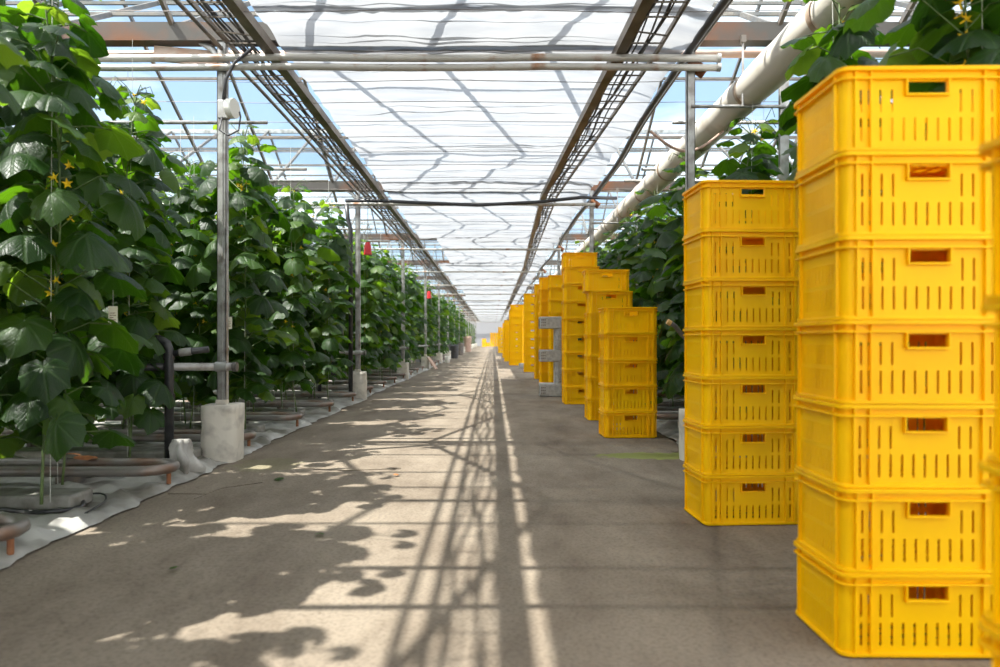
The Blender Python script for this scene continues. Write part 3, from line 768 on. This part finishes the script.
w = MB().quad_box(-12, 10, 105, 105.1, 0, 6).build('wall_end', M['endwall']); tag(w, kind='structure')

# support wires under the screen
ws = [5.3, 6.75, 7.35, 8.0, 8.6, 9.3, 10.0, 10.8, 11.6, 13.0, 13.9, 14.9, 16.0, 17.2, 19.4, 21, 22.8, 26, 29]
for k, y in enumerate(ws):
    b = MB(); pts = [(-7+13.0*t/16, y+.01*math.sin(t*2+k), 3.565 - .02*math.sin(PI*t/4)**2) for t in range(17)]
    o = b.tube(pts, .0035, 5).build('support_wire', M['wire'])
    tag(o, ('thin support wire crossing under the screen, %s from the camera' % ORD[k]), 'wire', 'thin wires under the shade screen')

# shade screen panels
def screen(y0, y1, xl, seed, label):
    b = MB(); nx, ny = 46, 64; xs = []
    for i in range(nx+1): xs.append(xl + (1.66-xl)*i/nx)
    for j in range(ny+1):
        y = y0 + (y1-y0)*j/ny
        for i, x in enumerate(xs):
            t = (y/.72) % 1.0
            sag = .030*(1-abs(2*t-1)**1.5) 
            z = 3.66 - sag + .03*fbm(x*.8, y*3.6, seed) + .010*fbm(x*2.5, y*13, seed)
            z += .012*math.exp(-((y-y0)/.25)**2)*math.sin(x*22+3*fbm(x, seed))
            e = max(0, (x-1.25)/.41); z -= .07*e*e + .02*e*math.sin(y*9+2*fbm(y, 1))
            if e == 0 and x < xl+.3: z += .01*math.sin(y*12)
            b.v.append((x + (.03*math.sin(y*2.3+seed) if i == nx else 0), y, z))
    for j in range(ny):
        for i in range(nx):
            a = j*(nx+1)+i; b.f.append((a, a+1, a+nx+2, a+nx+1))
    rr = random.Random(int(seed*10)+3)
    for q in range(26):      # pleats: narrow folds where the cloth lies double
        yc = rr.uniform(y0+.1, y1-.1); wd = rr.uniform(.012, .06); base = len(b.v)
        xa = xl if rr.random() < .5 else rr.uniform(xl, .6); xb = 1.3 if rr.random() < .5 else rr.uniform(xa+.6, 1.3); n = 40
        for i in range(n+1):
            x = xa + (xb-xa)*i/n; yy = yc + .035*fbm(x*1.7, yc*3) + .012*math.sin(x*9+yc); w2 = wd*(.35+.65*abs(fbm(x*1.3, yc*2, 4))*2)*math.sin(PI*(i+.3)/(n+.6))
            t = (yy/.72) % 1.0; z = 3.66 - .030*(1-abs(2*t-1)**1.5) + .03*fbm(x*.8, yy*3.6, seed) + .010*fbm(x*2.5, yy*13, seed) - .014
            b.v += [(x, yy-w2/2, z), (x, yy+w2/2, z)]
        for i in range(n): k = base+2*i; b.f.append((k, k+2, k+3, k+1))
    o = b.build('shade_screen', M['fabric'], smooth=True)
    tag(o, label, 'shade screen', 'white shade screens overhead')
for i in range(-1, 17):
    xl = {3: -1.45, 6: -1.6}.get(i, -1.86)
    lab = 'white translucent shade cloth stretched overhead, %s panel from camera' % ORD[i]
    if i < 0: continue
    screen(5.38+BAY*(i-1) if i > 0 else -.4, 5.38+BAY*i+.10, xl, i*1.7, lab)

# ------------------------------------------------------------------ cucumber plants
TAB = [(0,1.0),(12,.90),(26,.80),(40,.84),(52,.87),(66,.76),(82,.68),(100,.72),(112,.71),(128,.60),(145,.52),(160,.42),(172,.26),(180,.10)]
def rad(th):
    d = abs(math.degrees(th))
    for a, c in zip(TAB, TAB[1:]):
        if a[0] <= d <= c[0]: return a[1] + (c[1]-a[1])*(d-a[0])/(c[0]-a[0])
    return .1
def add_leaf(b, mat, size, droop, fold, rnd, segs=26, rings=(.3, .62, .86, 1.0)):
    base = len(b.v)
    b.v.append(tuple(mat @ Vector((0,0,0)))); b.uv.append((0, 0.0001))
    ph = rnd.uniform(0, 6)
    for t in rings:
        for k in range(segs):
            th = -PI + 2*PI*(k+.5)/segs
            r = rad(th)*t
            if t == 1.0: r *= 1 + .035*(1 if k % 2 else -1)
            x, y = math.sin(th)*r, math.cos(th)*r
            z = -droop*(r**2)*.55 - fold*abs(x)**1.5*.5 + .045*r*math.sin(th*5.0+ph) + .03*math.cos(th*15.7)*t*t
            if y < 0: z += .12*abs(y)
            b.v.append(tuple(mat @ Vector((x*size, y*size, z*size)))); b.uv.append((x, y))
    for k in range(segs):
        k2 = (k+1) % segs
        if k == segs-1: continue
        b.f.append((base, base+1+k2, base+1+k))
        for q in range(len(rings)-1):
            o = base+1+q*segs; b.f.append((o+k, o+k2, o+segs+k2, o+segs+k))

def frame(origin, out, nrm):
    """matrix with +y along out, +z near nrm"""
    y = Vector(out).normalized(); x = y.cross(Vector(nrm)).normalized(); z = x.cross(y).normalized()
    return Matrix(((x.x,y.x,z.x,origin[0]),(x.y,y.y,z.y,origin[1]),(x.z,y.z,z.z,origin[2]),(0,0,0,1)))

def add_flower(b, p, s, rnd):
    ax = Vector((rnd.uniform(-1,1), rnd.uniform(-1,1), rnd.uniform(-.2,.8))).normalized()
    m = frame(p, ax.orthogonal(), ax); base = len(b.v)
    b.v.append(tuple(m @ Vector((0,0,-s*.3))))
    for k in range(10):
        a = 2*PI*k/10; r = s if k % 2 == 0 else s*.42
        b.v.append(tuple(m @ Vector((math.cos(a)*r, math.sin(a)*r, s*.25 if k % 2 == 0 else 0))))
    for k in range(10): b.f.append((base, base+1+k, base+1+(k+1) % 10))
    b.tube([m @ Vector((0,0,-s*.3)), m @ Vector((0,0,-s*1.1))], s*.12, 4)

def make_plant(seed, top=3.05, nleaf=40, lean=0):
    rnd = random.Random(seed)
    root = empty('cucumber_plant')
    # stem path
    pts = []; nseg = 22
    for k in range(nseg+1):
        t = k/nseg; z = .10 + (top-.10)*t
        pts.append(Vector((.05*math.sin(z*2.3+seed) + lean*t, .05*math.sin(z*1.9+seed*2), z)))
    st = MB(); st.tube(pts, .009, 6, r_end=.005)
    # curly top tendrils
    tp = pts[-1]
    for q in range(3):
        a = rnd.uniform(0, 2*PI)
        st.tube([tp, tp+Vector((math.cos(a)*.08, math.sin(a)*.08, .08)), tp+Vector((math.cos(a)*.16, math.sin(a)*.16, .10+.05*rnd.random())), tp+Vector((math.cos(a)*.2, math.sin(a)*.2, .05))], .0035, 4)
    fo = MB(); fo.uv = []; fls = []
    az = rnd.uniform(0, 2*PI)
    def at(z):
        t = (z-.10)/(top-.10)*nseg; i = max(0, min(nseg-1, int(t))); return pts[i].lerp(pts[i+1], t-i)
    for k in range(nleaf):
        t = (k+.5)/nleaf; z = .34 + (top-.30)*t
        az += math.radians(137.5) + rnd.uniform(-.5, .5)
        s = rnd.uniform(.145, .22) * (1 if t < .8 else 1-.55*(t-.8)/.2)
        if t < .06: s *= .8
        L = rnd.uniform(.10, .40) * (1 if t < .85 else .6)
        dirh = Vector((math.cos(az), math.sin(az), 0)); p0 = at(min(z, top))
        up = rnd.uniform(.1, .7)
        p1 = p0 + dirh*L*.6 + Vector((0,0,L*up)); p2 = p0 + dirh*L + Vector((0,0,L*up*.9))
        st.tube([p0, p1, p2], .0042, 4, cap=False)
        dec = math.radians(rnd.uniform(2, 52)) if t < .85 else math.radians(rnd.uniform(-15, 35))
        az2 = az + rnd.uniform(-.6, .6)
        out = Vector((math.cos(az2)*math.cos(dec), math.sin(az2)*math.cos(dec), -math.sin(dec)))
        nrm = Vector((math.cos(az2)*math.sin(dec), math.sin(az2)*math.sin(dec), math.cos(dec))) + Vector((rnd.uniform(-.3,.3), rnd.uniform(-.3,.3), 0))
        add_leaf(fo, frame(p2, out, nrm), s, rnd.uniform(.5, 1.2), rnd.uniform(.1, .9), rnd)
        if rnd.random() < .2 and t > .3:
            fl = MB(); fls.append(fl); add_flower(fl, p0 + Vector((rnd.uniform(-.07,.07), rnd.uniform(-.07,.07), rnd.uniform(-.03,.05))), rnd.uniform(.022, .034), rnd)
    # dead lower leaves
    st.build('stem', M['stem'], root, smooth=True); fo.build('foliage', M['leaf'], root, smooth=True)
    for fl in fls[:12]: fl.build('flower', M['flower'], root)
    MB().tube([(lean, 0, top), (lean*1.0, 0, 3.36)], .002, 4).tube([(0,0,.1), (lean, .01, top)], .002, 4).build('support_string', M['string'], root)
    return root
protos = [make_plant(11+k, top=t, nleaf=n, lean=l) for k, (t, n, l) in enumerate(((3.0, 82, 0), (2.85, 78, .05), (3.12, 84, -.05), (2.95, 80, .03), (2.85, 78, 0), (3.12, 84, .04)))]
used = [False]*len(protos)
rp = random.Random(5)
def put_plant(x, y, label, group, idx=None, s=1.0, zs=1.0):
    k = rp.randrange(len(protos)) if idx is None else idx
    if not used[k]: o = protos[k]; used[k] = True
    elif 0 < y < 12: o = copy_tree(protos[k])
    else:
        o = protos[k].copy(); COL.objects.link(o); nf = 0
        for ch in protos[k].children:
            if ch.name.startswith('flower'):
                nf += 1
                if nf > 3 or y > 25 or y < 0: continue
            c = ch.copy(); COL.objects.link(c); c.parent = o
    o.location = (x, y, .02); o.rotation_euler.z = rp.uniform(0, 2*PI); o.scale = (s, s, s*zs*rp.uniform(.96, 1.03))
    tag(o, label, 'plant', group)
PL = ['at the path end', 'second in from the path', 'third in from the path', 'fourth in from the path', 'fifth in from the path', 'sixth in from the path', 'seventh in from the path', 'eighth in from the path', 'ninth in from the path']
for r in range(-3, 34):
    y = 2.62 + 1.65*r
    if r == -1: y += .3
    n = 7 if r < 0 else (9 if r == 0 else 8 if r < 6 else (6 if r < 12 else (4 if r < 22 else 3)))
    for k in range(n):
        if r < 0: lab = 'cucumber plant in the left rows beside and behind the camera'
        elif r < 14: lab = 'cucumber plant %s, %s row left of the path' % (PL[k], ORD[r])
        else: lab = 'distant leafy cucumber plant in the far left rows'
        by_post = abs((y + BAY/2) % BAY - BAY/2) < .62
        x = ((-2.92 if by_post else -2.55) if r > 0 else (-2.32 if r == 0 else -2.08)) - .31*k + rp.uniform(-.05, .05)
        put_plant(x, y + (.24 if k % 2 else -.24) + rp.uniform(-.08, .08), lab, 'cucumber plants left of the path', zs=1.10 if r < 2 else 1.05)
    if r < 0: continue
    if r < 14:
        o = MB().quad_box(-3.0, 0, -.12, .12, 0, .09).build('grow_slab', M['slab'], bevel=.02); o.location = (-2.5, y, .05)
        tag(o, 'white wrapped grow slab under the %s left plant row' % ORD[r], 'grow slab', 'grow slabs under the left rows')
for r in range(10):
    y = (2.95 if r else 3.12) + 1.65*r
    n = 8 if r < 4 else 5
    for k in range(n):
        x = (2.20 if r else 2.03) + .31*k + rp.uniform(-.05, .05)
        pass
        put_plant(x, y + (.22 if k % 2 else -.22) + rp.uniform(-.08, .08), 'cucumber plant %s, %s row right of the crates' % (PL[k], ORD[r]), 'cucumber plants right of the crates', s=1.0 if r == 0 else 1.02)
    o = MB().quad_box(0, 2.6, -.12, .12, 0, .09).build('grow_slab', M['slab'], bevel=.02); o.location = (2.1, y, .05)
    tag(o, 'white wrapped grow slab under the %s right plant row' % ORD[r], 'grow slab', 'grow slabs under the right rows')

# uncountable foliage deep in the rows, beyond the individual plants
rnd = random.Random(99); b = MB(); b.uv = []
def mass(xa, xb, r0, r1, side, y00, dens):
    for r in range(r0, r1):
        y = y00 + 1.65*r
        for q in range(int(abs(xb-xa)*dens)):
            x = rnd.uniform(xa, xb); z = rnd.uniform(.45, 2.95); az = rnd.uniform(0, 2*PI); dec = math.radians(rnd.uniform(10, 65))
            out = Vector((math.cos(az)*math.cos(dec), math.sin(az)*math.cos(dec), -math.sin(dec))); nrm = Vector((math.cos(az)*math.sin(dec), math.sin(az)*math.sin(dec), math.cos(dec)))
            add_leaf(b, frame((x, y+rnd.uniform(-.38,.38), z), out, nrm), rnd.uniform(.17,.24), .9, .5, rnd, segs=10, rings=(.5, 1.0))
mass(-4.9, -8.5, 1, 8, -1, 2.62, 75)
mass(-4.2, -6.5, 8, 20, -1, 2.62, 60)
mass(-2.5, -3.4, 34, 60, -1, 2.62, 60)
o = b.build('foliage', M['leaf'], smooth=True); tag(o, 'dense cucumber foliage deep in the rows left of the path', 'foliage', kind='stuff')
b = MB(); b.uv = []
mass(4.2, 7.0, 0, 6, 1, 2.95, 75); mass(3.5, 6.0, 6, 12, 1, 2.95, 50)
o = b.build('foliage', M['leaf'], smooth=True); tag(o, 'dense cucumber foliage deep in the rows right of the crates', 'foliage', kind='stuff')

# fallen leaf scraps and dried leaves
for k, (x, y, s, m, lab) in enumerate(((-.93, 3.75, .035, 'leaf', 'small green leaf scrap on the near left concrete'), (-1.45, 3.2, .03, 'leaf', 'tiny green leaf scrap nearest the camera on the path'),
       (-1.6, 5.25, .05, 'leaf', 'green leaf scrap near the floor crack by the footing'), (-.75, 5.4, .03, 'dry', 'small dry leaf scrap mid path'),
       (-3.0, 5.1, .12, 'dry', 'rust-brown dried leaf lying beneath the near left plants'), (-3.15, 5.2, .10, 'dry', 'second dried brown leaf under the near left plants'), (-2.55, 6.9, .08, 'dry', 'dried brown leaf behind the first left footing'))):
    b = MB(); b.uv = []; add_leaf(b, Matrix.Rotation(k*1.3, 4, 'Z'), s, .3, .3, rnd, segs=14, rings=(.5, 1))
    o = b.build('fallen_leaf', M[m], smooth=True); o.location = (x, y, .03 if s < .08 else .22); tag(o, lab, 'fallen leaf', 'fallen leaves')

# ------------------------------------------------------------------ light, sky, camera
w = bpy.data.worlds.new('sky'); SC.world = w; w.use_nodes = True; ns = w.node_tree.nodes; ln = w.node_tree.links; ns.clear()
out = N(ns, 'ShaderNodeOutputWorld'); bg = N(ns, 'ShaderNodeBackground'); ln.new(bg.outputs[0], out.inputs[0])
tc = N(ns, 'ShaderNodeTexCoord'); mp = N(ns, 'ShaderNodeMapping'); mp.inputs['Scale'].default_value = (1.2, 1.2, 3.5); mp.inputs['Location'].default_value = (.4, .2, 0)
ln.new(tc.outputs['Generated'], mp.inputs[0])
nz = N(ns, 'ShaderNodeTexNoise'); nz.inputs['Scale'].default_value = 2.2; nz.inputs['Detail'].default_value = 7; ln.new(mp.outputs[0], nz.inputs['Vector'])
sp = N(ns, 'ShaderNodeSeparateXYZ'); ln.new(tc.outputs['Generated'], sp.inputs[0])
# extra cloud added behind the camera, out of view, to brighten the crates
cb = N(ns, 'ShaderNodeMath', operation='MULTIPLY_ADD'); cb.inputs[1].default_value = -.30; ln.new(sp.outputs[1], cb.inputs[0]); ln.new(nz.outputs[0], cb.inputs[2])
cl = ramp(ns, [(.20, (0,0,0)), (.50, (1,1,1))]); ln.new(cb.outputs[0], cl.inputs[0])
sk = ramp(ns, [(.0, (.50,.60,.70)), (.25, (.33,.47,.64)), (.6, (.24,.38,.62))]); ln.new(sp.outputs[2], sk.inputs[0])
mx = N(ns, 'ShaderNodeMix', data_type='RGBA'); ln.new(cl.outputs[0], mx.inputs[0]); ln.new(sk.outputs[0], mx.inputs[6]); mx.inputs[7].default_value = (1.55,1.58,1.62,1)
ln.new(mx.outputs[2], bg.inputs[0]); bg.inputs[1].default_value = 1.0

sun = bpy.data.lights.new('sun', 'SUN'); sun.energy = 6.4; sun.angle = math.radians(.6); sun.color = (1.0, .955, .88)
so = bpy.data.objects.new('sun', sun); COL.objects.link(so)
so.rotation_euler = Vector((.565, .27, -1)).to_track_quat('-Z', 'Y').to_euler()

cam = bpy.data.cameras.new('camera'); co = bpy.data.objects.new('camera', cam); COL.objects.link(co)
cam.sensor_width = 36; cam.lens = 25.2; cam.shift_x = .007; cam.shift_y = .0055; cam.clip_end = 400; cam.clip_start = .05
co.location = (0, 0, CAMH); co.rotation_euler = (PI/2, 0, 0)
cam.dof.use_dof = True; cam.dof.focus_distance = 7.0; cam.dof.aperture_fstop = 1.8
SC.camera = co
SC.view_settings.view_transform = 'Standard'; SC.view_settings.look = 'None'; SC.view_settings.gamma = 1; SC.view_settings.use_curve_mapping = False
SC.view_settings.exposure = 1.08
SC.cycles.use_denoising = True; SC.cycles.denoising_input_passes = 'RGB_ALBEDO_NORMAL'; SC.cycles.denoising_prefilter = 'ACCURATE'; SC.cycles.max_bounces = 12; SC.cycles.transparent_max_bounces = 16; SC.cycles.diffuse_bounces = 7; SC.cycles.sample_clamp_indirect = 8
